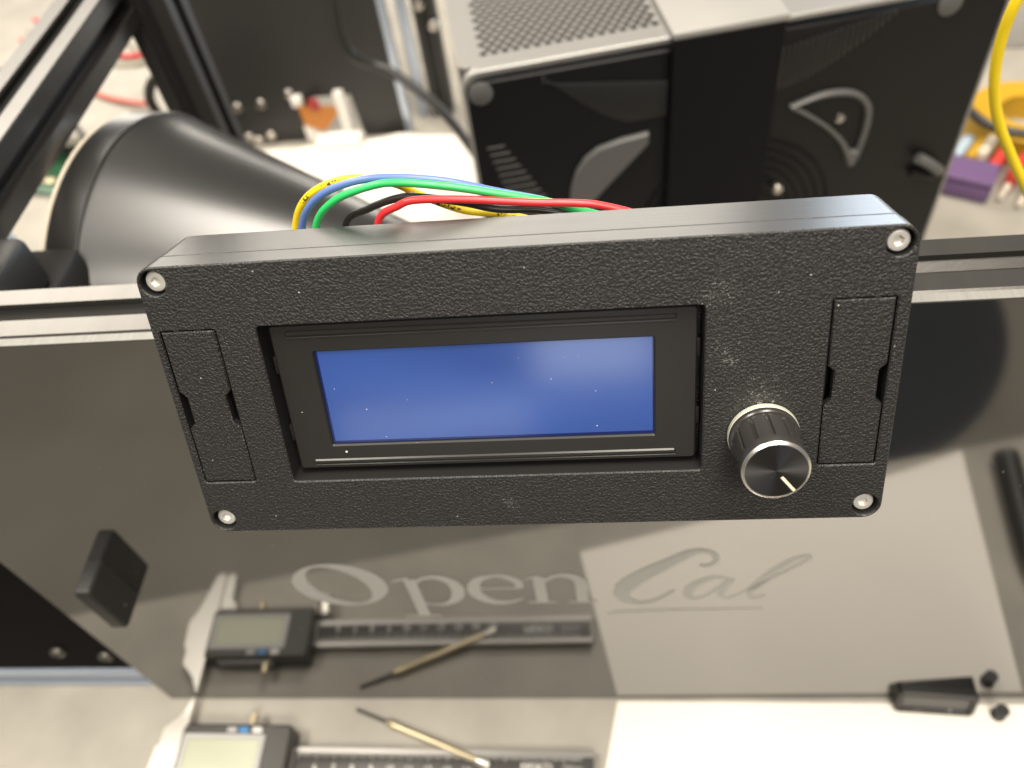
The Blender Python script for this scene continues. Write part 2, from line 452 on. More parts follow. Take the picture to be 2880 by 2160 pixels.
def offs(l, d):
    """offset towards the material (left of the travelling direction)"""
    out = []; n = len(l)
    for i in range(n):
        a, b, c = Vector(l[i - 1]), Vector(l[i]), Vector(l[(i + 1) % n])
        e1 = (b - a); e2 = (c - b)
        if e1.length < 1e-9: e1 = e2
        if e2.length < 1e-9: e2 = e1
        e1.normalize(); e2.normalize()
        n1 = Vector((-e1.y, e1.x)); n2 = Vector((-e2.y, e2.x))
        m_ = (n1 + n2)
        if m_.length < 1e-6: m_ = n1
        m_.normalize()
        k = 1 / max(0.4, m_.dot(n1))
        out.append(tuple(b + m_ * d * k))
    return out

def bm_plate(bm, loops, z0, z1, ch=0.0, ch0=0.0):
    """loops[0] the outline, the rest holes; prism from z0 to z1 with small chamfers on the z1 (ch) and z0 (ch0) rims"""
    b2 = bmesh.new()
    L = []
    for i, l in enumerate(loops):
        l = list(l)
        if (area2(l) > 0) != (i == 0): l.reverse()
        L.append(l)
    levels = []
    if ch0 > 0: levels += [(z0, ch0), (z0 + ch0, 0)]
    else: levels += [(z0, 0)]
    if ch > 0: levels += [(z1 - ch, 0), (z1, ch)]
    else: levels += [(z1, 0)]
    rings = [[[b2.verts.new((x, y, z)) for x, y in (offs(l, d) if d else l)] for l in L] for z, d in levels]
    for A, B in zip(rings, rings[1:]):
        for a, b in zip(A, B):
            n = len(a)
            for k in range(n):
                b2.faces.new((a[k], a[(k + 1) % n], b[(k + 1) % n], b[k]))
    for ring, up in ((rings[0], -1), (rings[-1], 1)):
        if len(ring) == 1:
            flat = ring[0]
            for tri in tessellate_polygon([[v.co.copy() for v in flat]]):
                try: b2.faces.new([flat[i] for i in tri])
                except ValueError: pass
        else:
            es = []
            for l in ring:
                for k in range(len(l)):
                    es.append(b2.edges.get((l[k], l[(k + 1) % len(l)])))
            bmesh.ops.triangle_fill(b2, use_beauty=True, use_dissolve=False, edges=es, normal=(0, 0, up))
    bmesh.ops.recalc_face_normals(b2, faces=b2.faces[:])
    merge(bm, b2)
    return bm

def plate(name, loops, z0, z1, m, parent=None, ch=0.0, ch0=0.0, loc=(0, 0, 0), rot=(0, 0, 0), smooth=35):
    return finish(name, bm_plate(bmesh.new(), loops, z0, z1, ch, ch0), m, parent, loc, rot, smooth)

def bolt_mesh(r, h, hex_r, depth=1.2):
    """button head bolt, top at z = 0, hex socket"""
    bm = bmesh.new(); n = 24
    def hexr(a):
        s = (a % (math.pi / 3)) - math.pi / 6
        return hex_r * math.cos(math.pi / 6) / math.cos(s)
    def ring(fn, z): return [bm.verts.new((fn(2 * math.pi * k / n) * math.cos(2 * math.pi * k / n), fn(2 * math.pi * k / n) * math.sin(2 * math.pi * k / n), z)) for k in range(n)]
    rings = [ring(hexr, -depth), ring(hexr, -0.05), ring(lambda a: hex_r + 0.15 * r, 0.0), ring(lambda a: r * 0.84, -0.06 * r), ring(lambda a: r * 0.96, -0.22 * r), ring(lambda a: r, -0.45 * r), ring(lambda a: r, -h)]
    for a, b in zip(rings, rings[1:]):
        for k in range(n): bm.faces.new((a[k], a[(k + 1) % n], b[(k + 1) % n], b[k]))
    bm.faces.new(rings[0]); bm.faces.new(rings[-1])
    return bm

# ------------------------------------------------------------------ setting
fl = box("floor", (-6000, -6000, -760), (6000, 6000, -740), "floor", bev=0)
tag(fl, kind="structure")
fm = plate("person_standin", [[(470 * math.cos(2 * math.pi * k / 64), 420 * math.sin(2 * math.pi * k / 64)) for k in range(64)]], 0, 9, "standin", ch=3, loc=(290, -985, -739.5))  # unseen oval added to darken the panel reflection like dark clothes
tag(fm, "dark navy oval floor mat lying in front of the desk", "stand-in")

desk = empty("desk", (4, -112, 0), (0, 0, R(-10.6)), "cream laminate desk that carries the whole machine", "desk")
box("desk_top", (-1400, 0, -28), (1300, 1500, 0), "desk", desk, bev=5, seg=3)
for lx in (-1330, 1180):
    for ly in (60, 1400):
        box("desk_leg", (lx, ly, -740), (lx + 50, ly + 50, -28.2), "blackmetal", desk, bev=2)

# ------------------------------------------------------------------ machine frame
frame = empty("printer_frame", (0, 0, 0), (0, 0, 0), "black aluminium rail frame with a glossy lettered front panel", "machine frame")

def rail_profile(h=10.0, s=3.3, w=6.0):
    side = [(h - 0.6, h), (s, h), (s, h - 1.8), (w, h - 1.8), (w, h - 3.2), (s, h - 6.2), (-s, h - 6.2), (-w, h - 3.2), (-w, h - 1.8), (-s, h - 1.8), (-s, h), (-h + 0.6, h)]
    out = []
    for k in range(4):
        a = R(90 * k)
        out += [(x * math.cos(a) - y * math.sin(a), x * math.sin(a) + y * math.cos(a)) for x, y in side]
    return out
# front top rail: along x, top face at z 297, y 3..23
plate("front_rail", [rail_profile()], -221, 221, "rail", frame, loc=(0, 13.15, 287), rot=(R(90), 0, R(90)))
# left side rail along y
plate("side_rail", [rail_profile(12, 4.2, 7.5)], 0, 210, "rail", frame, loc=(-208.5, 233.5, 285), rot=(R(90), 0, 0))
plate("corner_post", [rail_profile(12, 4.2, 7.5)], 0.3, 340, "blackmetal", frame, loc=(-193.5, 246.5, 0))
# base rail behind the front panel
plate("base_rail", [rail_profile()], -400, 221, "railcut", frame, loc=(0, 17.2, 10.3), rot=(R(90), 0, R(90)))
# recessed dark panel beyond the left end of the front panel
plate("recessed_panel", [[(-400, 24), (-225, 24), (-225, 270), (-400, 270)]], -3, 0, "deep", frame, loc=(0, 9, 0), rot=(R(90), 0, 0))
bb = finish("panel_bolt", bolt_mesh(4.2, 2.4, 1.7), "darkshaft", frame, (-275, 6.2, 50), (R(90), 0, 0))
dup(bb, frame, (-251, 6.2, 44), (R(90), 0, 0))
# the glossy front panel
panel = plate("front_panel", [[(-231, 0.6), (231, 0.6), (231, 296.4), (-231, 296.4)]], -3.0, 0, "acrylic", frame, ch=0.15, loc=(0, 0, 0), rot=(R(90), 0, 0))
box("panel_edge", (-231, 0.12, 296.45), (231, 2.9, 296.75), "sheetedge", panel, bev=0)
bpy.data.objects["panel_edge"].rotation_euler = (R(-90), 0, 0)
# tab
tabm = finish("latch_tab", bm_plate(bmesh.new(), [rrect(-2.5, 15, 134, 168, 2.4)], -3.5, 3.5, 0.8, 0.8), "black", panel)
tabm.matrix_local = Matrix.Rotation(R(-90), 4, 'X') @ Matrix.Translation(Vector((-190, 0, 0)) * MM) @ Matrix(((0, 0, 1, 0), (-1, 0, 0, 0), (0, 1, 0, 0), (0, 0, 0, 1)))

# lettering etched on the panel (x, z on the panel face)
layer = [0]
def ribbon(bm, pts, closed=False, sub=10):
    """pts: (x, z, width); variable width stroke lying on the panel"""
    layer[0] += 1
    y = 0.06 + 0.012 * (layer[0] % 7)
    P = catmull([(a, b, c) for a, b, c in pts], sub)
    lv, rv = [], []
    for i, p in enumerate(P):
        t = Vector((P[min(i + 1, len(P) - 1)] - P[max(i - 1, 0)]).xy)
        if t.length < 1e-6: t = Vector((1, 0))
        t.normalize(); nrm = Vector((-t.y, t.x)); w = max(0.12, p.z) / 2
        lv.append(bm.verts.new((p.x + nrm.x * w, p.y + nrm.y * w, y))); rv.append(bm.verts.new((p.x - nrm.x * w, p.y - nrm.y * w, y)))
    for i in range(len(P) - 1): bm.faces.new((lv[i], rv[i], rv[i + 1], lv[i + 1]))
def letter(name, strokes, rings=()):
    bm = bmesh.new()
    for s in strokes: ribbon(bm, s)
    for outer, inner in rings:
        layer[0] += 1; y = 0.06 + 0.012 * (layer[0] % 7)
        a = [bm.verts.new((x, z, y)) for x, z in outer]; b = [bm.verts.new((x, z, y)) for x, z in inner]
        n = len(a)
        for k in range(n): bm.faces.new((a[k], a[(k + 1) % n], b[(k + 1) % n], b[k]))
    for f in bm.faces:
        if f.normal.z < 0: f.normal_flip()
    bm.normal_update()
    for f in bm.faces:
        if f.normal.z < 0: f.normal_flip()
    return finish(name, bm, "letter", panel, recalc=False)
def ell(cx, cz, rx, rz, rot=0, n=56):
    out = []
    for k in range(n):
        a = 2 * math.pi * k / n - R(rot)
        x, z = rx * math.cos(a), rz * math.sin(a)
        out.append((cx + x * math.cos(R(rot)) - z * math.sin(R(rot)), cz + x * math.sin(R(rot)) + z * math.cos(R(rot))))
    return out
letter("letter_o", [], [(ell(-94, 141.8, 20.0, 19.5), ell(-94.3, 141.8, 11.2, 17.6, 22))])
letter("letter_p", [
    [(-63.6, 146.5, 5.2), (-63.6, 134, 5.0), (-63.6, 122, 5.0), (-63.6, 111, 5.2)],
    [(-72, 110.8, 1.5), (-68, 110.8, 1.6), (-60, 110.8, 1.6), (-56, 110.8, 1.5)],
    [(-71.5, 144.9, 1.2), (-68, 146.2, 1.9), (-64, 147.4, 2.2)],
    [(-61.5, 143.8, 1.6), (-57.5, 147.4, 2.4), (-52, 148.0, 3.6), (-46.6, 143.6, 5.0), (-45.0, 136, 5.6), (-47.0, 127.6, 4.8), (-52.5, 122.6, 2.6), (-58, 122.4, 1.7), (-61.5, 124.2, 1.2)]])
letter("letter_e", [
    [(-38.5, 137.3, 1.4), (-30, 137.4, 1.5), (-19.0, 137.4, 1.6)],
    [(-18.6, 137.0, 2.8), (-19.6, 143.2, 4.0), (-24.2, 147.6, 3.0), (-29.2, 148.1, 2.2), (-35.6, 144.6, 4.2), (-38.2, 136, 5.6), (-36, 128.2, 5.4), (-30.6, 123.8, 4.0), (-24.4, 123.6, 2.4), (-18.2, 127.2, 0.9)]])
letter("letter_n", [
    [(-10.4, 146.5, 5.0), (-10.4, 140, 4.8), (-10.4, 124, 4.8)],
    [(-16.5, 123.2, 1.4), (-10, 123.2, 1.6), (-4.4, 123.2, 1.4)],
    [(-16.2, 145.0, 1.2), (-13, 146.3, 1.8), (-10.2, 147.4, 2.2)],
    [(-8.4, 142.6, 1.6), (-4.4, 147.2, 2.4), (0.6, 147.9, 3.6), (5.2, 145.0, 4.6), (6.6, 138.6, 4.9), (6.6, 131, 4.8), (6.6, 124, 4.8)],
    [(0.6, 123.2, 1.4), (7, 123.2, 1.6), (12.8, 123.2, 1.4)]])
letter("letter_c", [
    [(53.2, 154.6, 1.6), (57.0, 154.6, 2.2), (59.2, 159.4, 2.4), (56.2, 165.2, 2.8), (49.8, 165.6, 4.4), (42, 158, 6.2), (32.5, 148, 8.2), (25.6, 138.6, 8.6), (23.0, 130.0, 6.8), (25.8, 123.0, 4.2), (32.4, 120.8, 2.8), (38.4, 124.6, 2.0), (44.4, 132.5, 1.2)]])
letter("letter_a", [
    [(64.8, 143.4, 1.6), (58.5, 143.6, 3.0), (52.0, 137, 4.4), (49.8, 129, 3.6), (52.6, 124.6, 2.4), (58.0, 128.0, 1.7), (64.6, 140.4, 1.5)],
    [(66.6, 142.6, 3.0), (63.8, 133, 3.2), (63.6, 126.6, 2.8), (67.0, 125.0, 1.8), (72.2, 130.2, 1.1)]])
letter("letter_l", [
    [(71.6, 129.6, 1.2), (79.6, 139.2, 1.6), (88.4, 150.6, 1.8), (93.6, 158.4, 2.0), (92.2, 160.6, 2.2), (87.6, 157.4, 3.0), (81.6, 147.6, 3.8), (77.0, 136.4, 3.6), (75.0, 128.6, 3.0), (76.8, 124.4, 2.0), (81.5, 127.0, 1.1)]])
letter("underline", [[(16.4, 110.2, 0.8), (24, 112.2, 1.8), (42, 113.2, 2.0), (62, 113.6, 1.8), (82, 114.0, 0.8)]])
for o in [c for c in COL.objects if c.parent == panel]:
    pass

# ------------------------------------------------------------------ the display box
W, H = 162.0, 70.6
dbx = empty("display_box", (0, -36.5, 310.5), (R(67), 0, 0), "black plastic control box with blue display and black knob, tilted back", "control box")
SCR = [(-77.3, 31.55), (77.3, 31.55), (-77.3, -31.6), (77.3, -31.6)]
def flap_outline(x0, x1, y0, y1, notch):
    if not notch: return rrect(x0, x1, y0, y1, 0.5, 2)
    n = notch
    return [(x0, y0), (x1, y0), (x1, -4.9), (x1 - n, -3.5), (x1 - n, 3.5), (x1, 4.9), (x1, y1), (x0, y1), (x0, 4.9), (x0 + n, 3.5), (x0 + n, -3.5), (x0, -4.9)]
loops = [rrect(-W / 2, W / 2, -H / 2, H / 2, 4.0, 8), rrect(-57.0, 39.9, -20.6, 20.35, 0.9, 3),
         flap_outline(-79.25, -66.3, -20.25, 20.25, 0), flap_outline(65.5, 78.25, -20.25, 20.25, 0)] + [circle(x, y, 2.9) for x, y in SCR]
plate("front_cover", loops, -7.0, 0, "plastic", dbx, ch=0.3, ch0=0.25)
shell = plate("back_shell", [rrect(-W / 2 + 0.1, W / 2 - 0.1, -H / 2 + 0.1, H / 2 - 0.1, 4.0, 8)], -22.2, -7.40, "plastic", dbx, ch=0.25, ch0=0.5)
plate("seam_liner", [rrect(-W / 2 + 0.7, W / 2 - 0.7, -H / 2 + 0.7, H / 2 - 0.7, 3.4, 8), rrect(-76, 76, -30.5, 26, 2, 3)], -7.38, -6.85, "void", dbx)
for x0, x1 in ((-78.95, -66.6), (65.8, 77.95)):
    fp = plate("flap_cover", [flap_outline(x0, x1, -19.95, 19.95, 1.45)], -2.2, -0.12, "plastic", dbx, ch=0.28)
    box("hinge_pip", (x0 + 3.0, 19.9, -1.4), (x0 + 4.2, 20.5, -0.25), "plastic", fp, bev=0.15)
    box("hinge_pip", (x1 - 4.2, 19.9, -1.4), (x1 - 3.0, 20.5, -0.25), "plastic", fp, bev=0.15)
    box("flap_pocket", (x0 - 0.8, -20.6, -6.4), (x1 + 0.8, 20.6, -5.4), "void", dbx, bev=0)
sc0 = None
for i, (x, y) in enumerate(SCR):
    if sc0 is None:
        sc0 = finish("screw", bolt_mesh(2.5, 3.2, 1.15, 0.9), "steel", dbx, (x + 0.1, y, -1.1), (0, 0, R(12)))
    else:
        dup(sc0, dbx, (x + (0.1 if x < 0 else -0.1), y, -1.1), (0, 0, R(17 * i)))
# display module
lcd = plate("display_bezel", [rrect(-55.6, 38.8, -18.95, 19.15, 1.0, 4), rrect(-46.5, 29.5, -12.45, 12.2, 0.3, 2)], -8.0, -3.0, "bezel", dbx, ch=0.35)
plate("display_glass", [rrect(-47.3, 30.3, -13.2, 13.0, 0.2, 2)], -6.0, -3.75, "screen", lcd)
plate("display_border", [rrect(-47.2, 30.2, -13.1, 12.9, 0.2, 2), rrect(-45.9, 29.2, -11.75, 12.15, 0.15, 2)], -3.75, -3.72, "navy", lcd)
for y0 in (17.05, -16.85):
    bm = bm_plate(bmesh.new(), [rrect(-52, 34.4, y0 - 0.62, y0 + 0.62, 0.6, 4)], -3.02, -2.55, 0.32)
    finish("pressed_ridge", bm, "bezel", lcd)
    bm = bm_plate(bmesh.new(), [rrect(-52, 34.4, y0 - 1.45, y0 - 1.0, 0.2, 2)], -3.02, -2.9, 0.06)
    finish("pressed_ridge", bm, "bezel", lcd)
for (tx, ty) in ((-55.7, 9), (-55.7, -9), (38.9, 9), (38.9, -8)):
    box("bezel_tab", (tx - 0.7, ty - 2.2, -6.5), (tx + 0.7, ty + 2.2, -3.5), "bezel", lcd, bev=0.3)
# knob
kx, ky = 53.1, -11.3
nk = 144
bm = bmesh.new()
def kring(z, fn): return [bm.verts.new((fn(k) * math.cos(2 * math.pi * k / nk), fn(k) * math.sin(2 * math.pi * k / nk), z)) for k in range(nk)]
def grip(k): return 6.95 if (k % 12) not in (0, 1) else 6.35
rings = [kring(1.7, lambda k: 7.75), kring(2.9, lambda k: 7.75), kring(3.2, lambda k: 7.5), kring(3.25, lambda k: 7.0), kring(3.4, grip), kring(11.4, grip), kring(11.5, lambda k: 6.95), kring(11.9, lambda k: 7.2), kring(13.9, lambda k: 7.2), kring(14.25, lambda k: 7.02)]
for a, b in zip(rings, rings[1:]):
    for k in range(nk): bm.faces.new((a[k], a[(k + 1) % nk], b[(k + 1) % nk], b[k]))
bm.faces.new(rings[0]); bm.faces.new(rings[-1])
knob = finish("knob", bm, "knobblack", dbx, (kx, ky, 0), smooth=28)
lathe("knob_base_ring", [(0, 0.1), (7.6, 0.1), (7.85, 0.3), (7.85, 1.45), (7.6, 1.68), (0, 1.68)], "ivory", knob, n=72)
lathe("knob_rim", [(6.45, 14.3), (7.0, 14.28), (7.1, 14.5), (6.62, 15.02), (6.45, 15.02), (6.45, 14.3)], "silver", knob, n=96)
lathe("knob_face", [(0, 14.93), (6.5, 14.93), (6.5, 14.3), (0, 14.3)], "disc", knob, n=96, smooth=20)
bm = bm_box(bmesh.new(), (1.9, -0.33, 14.94), (6.4, 0.33, 15.04), 0.04, 1)
bmesh.ops.rotate(bm, cent=(0, 0, 0), matrix=Matrix.Rotation(R(-51.5), 3, 'Z'), verts=bm.verts[:])
finish("pointer_mark", bm, "pointer", knob)
# mounting arm from the back of the box to the rail
box("mounting_arm", (-14, 4, -30), (14, 30, -22.1), "black", dbx, bev=1)

# ------------------------------------------------------------------ wires over the box
WG = "wires looping out behind the control box"
def wire(name, pts, m, label, r=0.95):
    p0, p1 = pts[0], pts[-1]
    pts = [(p0[0] - 1.5, 2.5, p0[2] - 24), (p0[0] - 2.0, p0[1] - 3, p0[2] - 12)] + pts + [(p1[0] + 10, p1[1] - 1, p1[2] - 3.5), (p1[0] + 20, 4, p1[2] - 10), (p1[0] + 26, 3.5, p1[2] - 20)]
    o = tube(name, pts, r, m, n=12, sub=10)
    tag(o, label, "wire", WG)
wire("yellow_wire", [(-58.0, 12.0, 323.2), (-52.8, 12.0, 331.6), (-45.2, 12.0, 335.9), (-38.0, 12.0, 336.7), (-29.8, 12.0, 334.4), (-24.4, 12.0, 330.7), (-14.7, 12.0, 325.3), (-4.3, 12.0, 322.8)], "yellowp", "yellow printed wire arching behind the black control box")
wire("blue_wire", [(-55.5, 10.0, 324.7), (-49.3, 10.0, 333.0), (-40.2, 10.0, 337.0), (-30.5, 10.0, 337.8), (-17.2, 10.0, 335.7), (-4.9, 10.0, 331.6), (5.1, 10.0, 328.4), (11.7, 10.0, 325.4)], "blue", "slate blue wire arching highest behind the control box")
wire("green_wire", [(-50.9, 8.0, 326.4), (-44.3, 8.0, 333.6), (-34.7, 8.0, 337.1), (-27.7, 8.0, 337.6), (-16.2, 8.0, 335.6), (-4.7, 8.0, 332.6), (6.0, 8.0, 329.6), (13.5, 8.0, 326.4)], "green", "bright green wire arching behind the control box")
wire("black_wire", [(-43.5, 9.0, 325.8), (-36.5, 9.0, 330.0), (-29.0, 9.0, 332.4), (-23.7, 9.0, 332.3), (-13.7, 9.0, 329.9), (-5.4, 9.0, 327.2), (5.7, 9.0, 325.9)], "blackw", "thin black wire between the green and red wires")
wire("red_wire", [(-34.3, 6.0, 328.3), (-28.6, 6.0, 332.4), (-24.0, 6.0, 333.8), (-13.0, 6.0, 333.1), (3.6, 6.0, 330.9), (13.6, 6.0, 329.9), (20.3, 6.0, 328.5)], "red", "red wire lying lowest over the control box edge")

# ------------------------------------------------------------------ digital caliper on the desk
cal = empty("digital_caliper", (0, 0, 0), (0, 0, R(-0.6)), "digital caliper with black housing lying along the foot of the panel", "caliper")
plate("beam", [[(-226, -44.6), (8, -44.6), (8, -28.6), (-226, -28.6)]], 3.0, 6.6, "calbeam", cal, ch=0.4)
box("scale_strip", (-150, -41.2, 6.62), (7.2, -31.4, 6.95), "caldark", cal, bev=0.1)
plate("fixed_jaw", [[(-227, -28), (-227, -20), (-219, -12), (-214.6, -3.2), (-213.6, -3.2), (-213.4, -28), (-213.4, -74), (-216, -76), (-219.6, -75), (-226, -52), (-230, -45), (-229, -30)]], 2.8, 6.9, "calsteel", cal, ch=0.4)
plate("sliding_jaw", [[(-213.0, -50), (-213.0, -74), (-210.8, -76), (-207, -74), (-206.6, -60), (-200, -50)]], 2.8, 6.9, "calsteel", cal, ch=0.4)
hs = plate("housing", [rrect(-212, -151, -50, -19.5, 3.5, 5)], 1.5, 14.5, "calbody", cal, ch=1.4)
plate("display_frame", [rrect(-210, -165, -45.5, -25.0, 1, 3), rrect(-207.4, -167.4, -43.6, -27.6, 0.6, 2)], 14.45, 15.2, "calframe", hs, ch=0.3)
plate("display_window", [rrect(-207.2, -167.6, -43.4, -27.8, 0.5, 2)], 14.45, 14.85, "callcd", hs)
for bx, bmname in ((-184, "calframe"), (-177.5, "bluebtn"), (-170, "whitemark")):
    box("button", (bx - 2.6, -24.2, 14.45), (bx + 2.6, -21.6, 15.5), bmname, hs, bev=0.4)
box("port_cover", (-204, -19.6, 4.5), (-172, -18.6, 11.5), "calframe", hs, bev=0.3)
box("mode_mark", (-207, -50.3, 9.5), (-200, -49.8, 12), "redmark", hs, bev=0.1)
lathe("lock_screw", [(0, 0), (2.2, 0), (2.2, 6.5), (1.8, 7), (0, 7)], "brass", cal, (-176, -19.6, 9), (R(-90), 0, 0), 18)
lathe("lock_screw", [(0, 0), (2.2, 0), (2.2, 4.5), (1.8, 5), (0, 5)], "brass", cal, (-186, -50, 9), (R(90), 0, 0), 18)
lathe("thumb_wheel", [(0, 0), (4.4, 0), (4.8, 0.6), (4.8, 11.5), (4.4, 12), (0, 12)], "calsteel", cal, (-146.4, -47, 6), (R(90), 0, R(-12)), 22)
bm = bmesh.new()
for k in range(150):
    x = -148 + k * 1.0
    l = 3.0 if k % 10 == 0 else (2.2 if k % 5 == 0 else 1.4)
    if x < 6: bm_box(bm, (x - 0.11, -31.6 - l, 6.96), (x + 0.11, -31.6, 7.0))
t = finish("scale_ticks", bm, "whitemark", cal); tag(t, kind="stuff")
# numerals on the scale (flat print)
def text_mesh(name, s, size, m, parent, loc, rot=(0, 0, 0), align='CENTER'):
    c = bpy.data.curves.new(name, 'FONT'); c.body = s; c.size = size * MM; c.align_x = align; c.resolution_u = 3; c.extrude = 0.02 * MM
    tmp = bpy.data.objects.new(name + "_tmp", c); COL.objects.link(tmp)
    dg = bpy.context.evaluated_depsgraph_get(); dg.update()
    me = bpy.data.meshes.new_from_object(tmp.evaluated_get(dg)); bpy.data.objects.remove(tmp)
    me.name = name
    me.materials.clear(); me.materials.append(M[m])
    o = bpy.data.objects.new(name, me); COL.objects.link(o); o.parent = parent
    o.location = Vector(loc) * MM; o.rotation_euler = rot
    return o
for k in range(10):
    text_mesh("numeral", str(k + 6), 4.6, "whitemark", cal, (-138 + 10 * k, -40.4, 7.0))
text_mesh("maker_mark", "MEIKO", 5.4, "whitemark", cal, (-22, -38.6, 7.0))
text_mesh("unit_mark", "150mm", 3.6, "calframe", cal, (-4, -37.8, 7.0))

# ------------------------------------------------------------------ small screwdriver leaning on the caliper beam
sd = empty("small_screwdriver", (-122.5, -6.0, 0), (0, 0, 0), "thin brass coloured screwdriver resting its end on the caliper beam", "screwdriver")
d = Vector((-46.5 + 122.5, -35.8 + 6.0, 6.6)); Ld = d.length
q = Vector((0, 0, 1)).rotation_difference(d).to_euler()
lathe("shaft", [(0, 0), (0.9, 0.4), (0.95, 21), (0, 21)], "darkshaft", sd, (0, 0, 0.9), q, 14)
lathe("handle", [(0, 20.5), (1.9, 20.5), (2.3, 22.5), (2.3, 27), (1.9, 29), (1.9, Ld - 8), (2.1, Ld - 7), (0, Ld - 7)], "brass", sd, (0, 0, 0.9), q, 20)
lathe("swivel_cap", [(0, Ld - 7), (2.4, Ld - 6.6), (2.5, Ld - 1), (2.1, Ld), (0, Ld)], "calsteel", sd, (0, 0, 0.9), q, 20)

# ------------------------------------------------------------------ paper sheet in front of the panel, slightly curled
def curled_sheet(name, P00, P10, P11, P01, m, hfun, nu=26, nv=18, thick=0.12):
    bm = bmesh.new(); top = []; bot = []
    for j in range(nv + 1):
        rt, rb = [], []
        for i in range(nu + 1):
            u, v = i / nu, j / nv
            p = (Vector(P00) * (1 - u) + Vector(P10) * u) * (1 - v) + (Vector(P01) * (1 - u) + Vector(P11) * u) * v
            z = hfun(u, v)
            rt.append(bm.verts.new((p.x, p.y, z + thick))); rb.append(bm.verts.new((p.x, p.y, z)))
        top.append(rt); bot.append(rb)
    for j in range(nv):
        for i in range(nu):
            bm.faces.new((top[j][i], top[j][i + 1], top[j + 1][i + 1], top[j + 1][i]))
            bm.faces.new((bot[j][i], bot[j + 1][i], bot[j + 1][i + 1], bot[j][i + 1]))
    for i in range(nu):
        bm.faces.new((top[0][i], bot[0][i], bot[0][i + 1], top[0][i + 1])); bm.faces.new((top[nv][i], top[nv][i + 1], bot[nv][i + 1], bot[nv][i]))
    for j in range(nv):
        bm.faces.new((top[j][0], top[j + 1][0], bot[j + 1][0], bot[j][0])); bm.faces.new((top[j][nu], bot[j][nu], bot[j + 1][nu], top[j + 1][nu]))
    return finish(name, bm, m, smooth=60)
# v = 0 is the edge towards the room, v = 1 the edge at the panel
sh = curled_sheet("paper_sheet", (1.3, -87), (235, -146), (226, -3.2), (20, -1.6), "paper",
                  lambda u, v: 0.5 + 9.0 * max(0, u - 0.75) ** 2 * 16 * (1 - v) ** 1.2 + 1.2 * math.sin(u * 5) ** 2 * (1 - v) * v)
tag(sh, "blank white paper sheet lying against the panel foot", "paper")

# ------------------------------------------------------------------ small black things at the right end of the panel foot
mk = empty("marker_case", (179, -5.5, 0), (0, 0, R(-4)), "small black case with grey window leaning against the panel foot", "case")
plate("case_shell", [rrect(-19, 19, 0, 17, 3, 5), rrect(-16, 16, 3, 13, 1.5, 4)], -3, 3, "black", mk, ch=0.5, rot=(R(75), 0, 0), loc=(0, 0, 0.6))
plate("case_window", [rrect(-16.2, 16.2, 2.8, 13.2, 1.5, 4)], -2, 1.6, "caselip", mk, rot=(R(75), 0, 0), loc=(0, 0, 0.6))
pl = empty("pliers", (262, -112, 0), (0, 0, R(12)), "black handled pliers lying past the right edge of the paper", "pliers")
tube("handle", [(-8, -30, 7), (-6, 0, 8), (-2, 36, 8), (2, 52, 8)], lambda t: 7.5 - 2 * t, "black", pl, n=14)
tube("handle", [(16, -34, 7), (14, 0, 8), (8, 36, 8), (5, 52, 8)], lambda t: 7.5 - 2 * t, "black", pl, n=14)
lathe("pivot", [(0, 0), (6, 0), (6, 15), (5, 16), (0, 16)], "calsteel", pl, (4, 58, 0.2), n=22)
plate("jaw", [[(-4, 56), (12, 56), (8, 92), (1, 92)]], 3, 13, "darkshaft", pl, ch=1)
kn = empty("thumb_nut", (210, -8.5, 0), (0, 0, 0), "tiny black thumb nut standing beside the small black case", "nut")
lathe("nut_body", [(0, 0.1), (3.4, 0.1), (3.4, 3), (2.2, 3.6), (2.2, 6.5), (3.2, 7), (3.2, 9), (0, 9)], "black", kn, n=22)

# ------------------------------------------------------------------ cone shaped shroud behind the rail
ax = Vector((math.cos(-0.12), math.sin(-0.12), 0))
crot = Vector((0, 0, 1)).rotation_difference(ax).to_euler()
shroud = empty("cone_shroud", (-190.2, 133.5, 0), (0, 0, 0), "large satin black cone behind the front rail, wide end left", "shroud")
lathe("cone_wall", [(76, 14.6), (79.6, 14.6), (79.2, 16), (4.5, 190), (3, 190), (76, 18)], "cone", shroud, (0, 0, 192.2), crot, 128, smooth=25)
lathe("cone_rim", [(76, 0), (80, 0), (80.6, 0.8), (80.6, 13.6), (80.0, 14.3), (76, 14.3), (76, 0)], "cone", shroud, (0, 0, 192.2), crot, 128, smooth=25)
lathe("rim_seal", [(77, -1.8), (80.4, -1.8), (80.4, -0.1), (77, -0.1), (77, -1.8)], "clipwhite", shroud, (0, 0, 192.2), crot, 96)
bm = bmesh.new()
bm_box(bm, (0, -40, 0.2), (14, 40, 116), 1.0)
finish("stand", bm, "black", shroud, rot=(0, 0, -0.12))

# ------------------------------------------------------------------ computer case behind, right of centre
pc = empty("computer_case", (-45, 222, 0), (0, 0, R(10.3)), "black desktop computer case with silver perforated top", "computer case")
PW, PH, PD = 279.0, 240.0, 170.0
box("case_body", (2, 3, 0.3), (PW - 1, PD, PH - 30), "case", pc, bev=3)
# front face with rounded corner and trim
def rot_face(): return (R(90), 0, 0)
plate("front_face", [rrect(1, PW, 0.5, PH - 7, 9, 6)], -3.0, 0.6, "case", pc, ch=0.8, rot=rot_face(), loc=(0, 0, 0))
lip = rrect(0, PW + 1, 0.3, PH, 10, 8)
plate("trim_frame", [lip, rrect(2.0, PW - 1.0, 2, PH - 3.4, 9, 8)], -3.2, 1.2, "mesh", pc, ch=0.7, rot=rot_face())
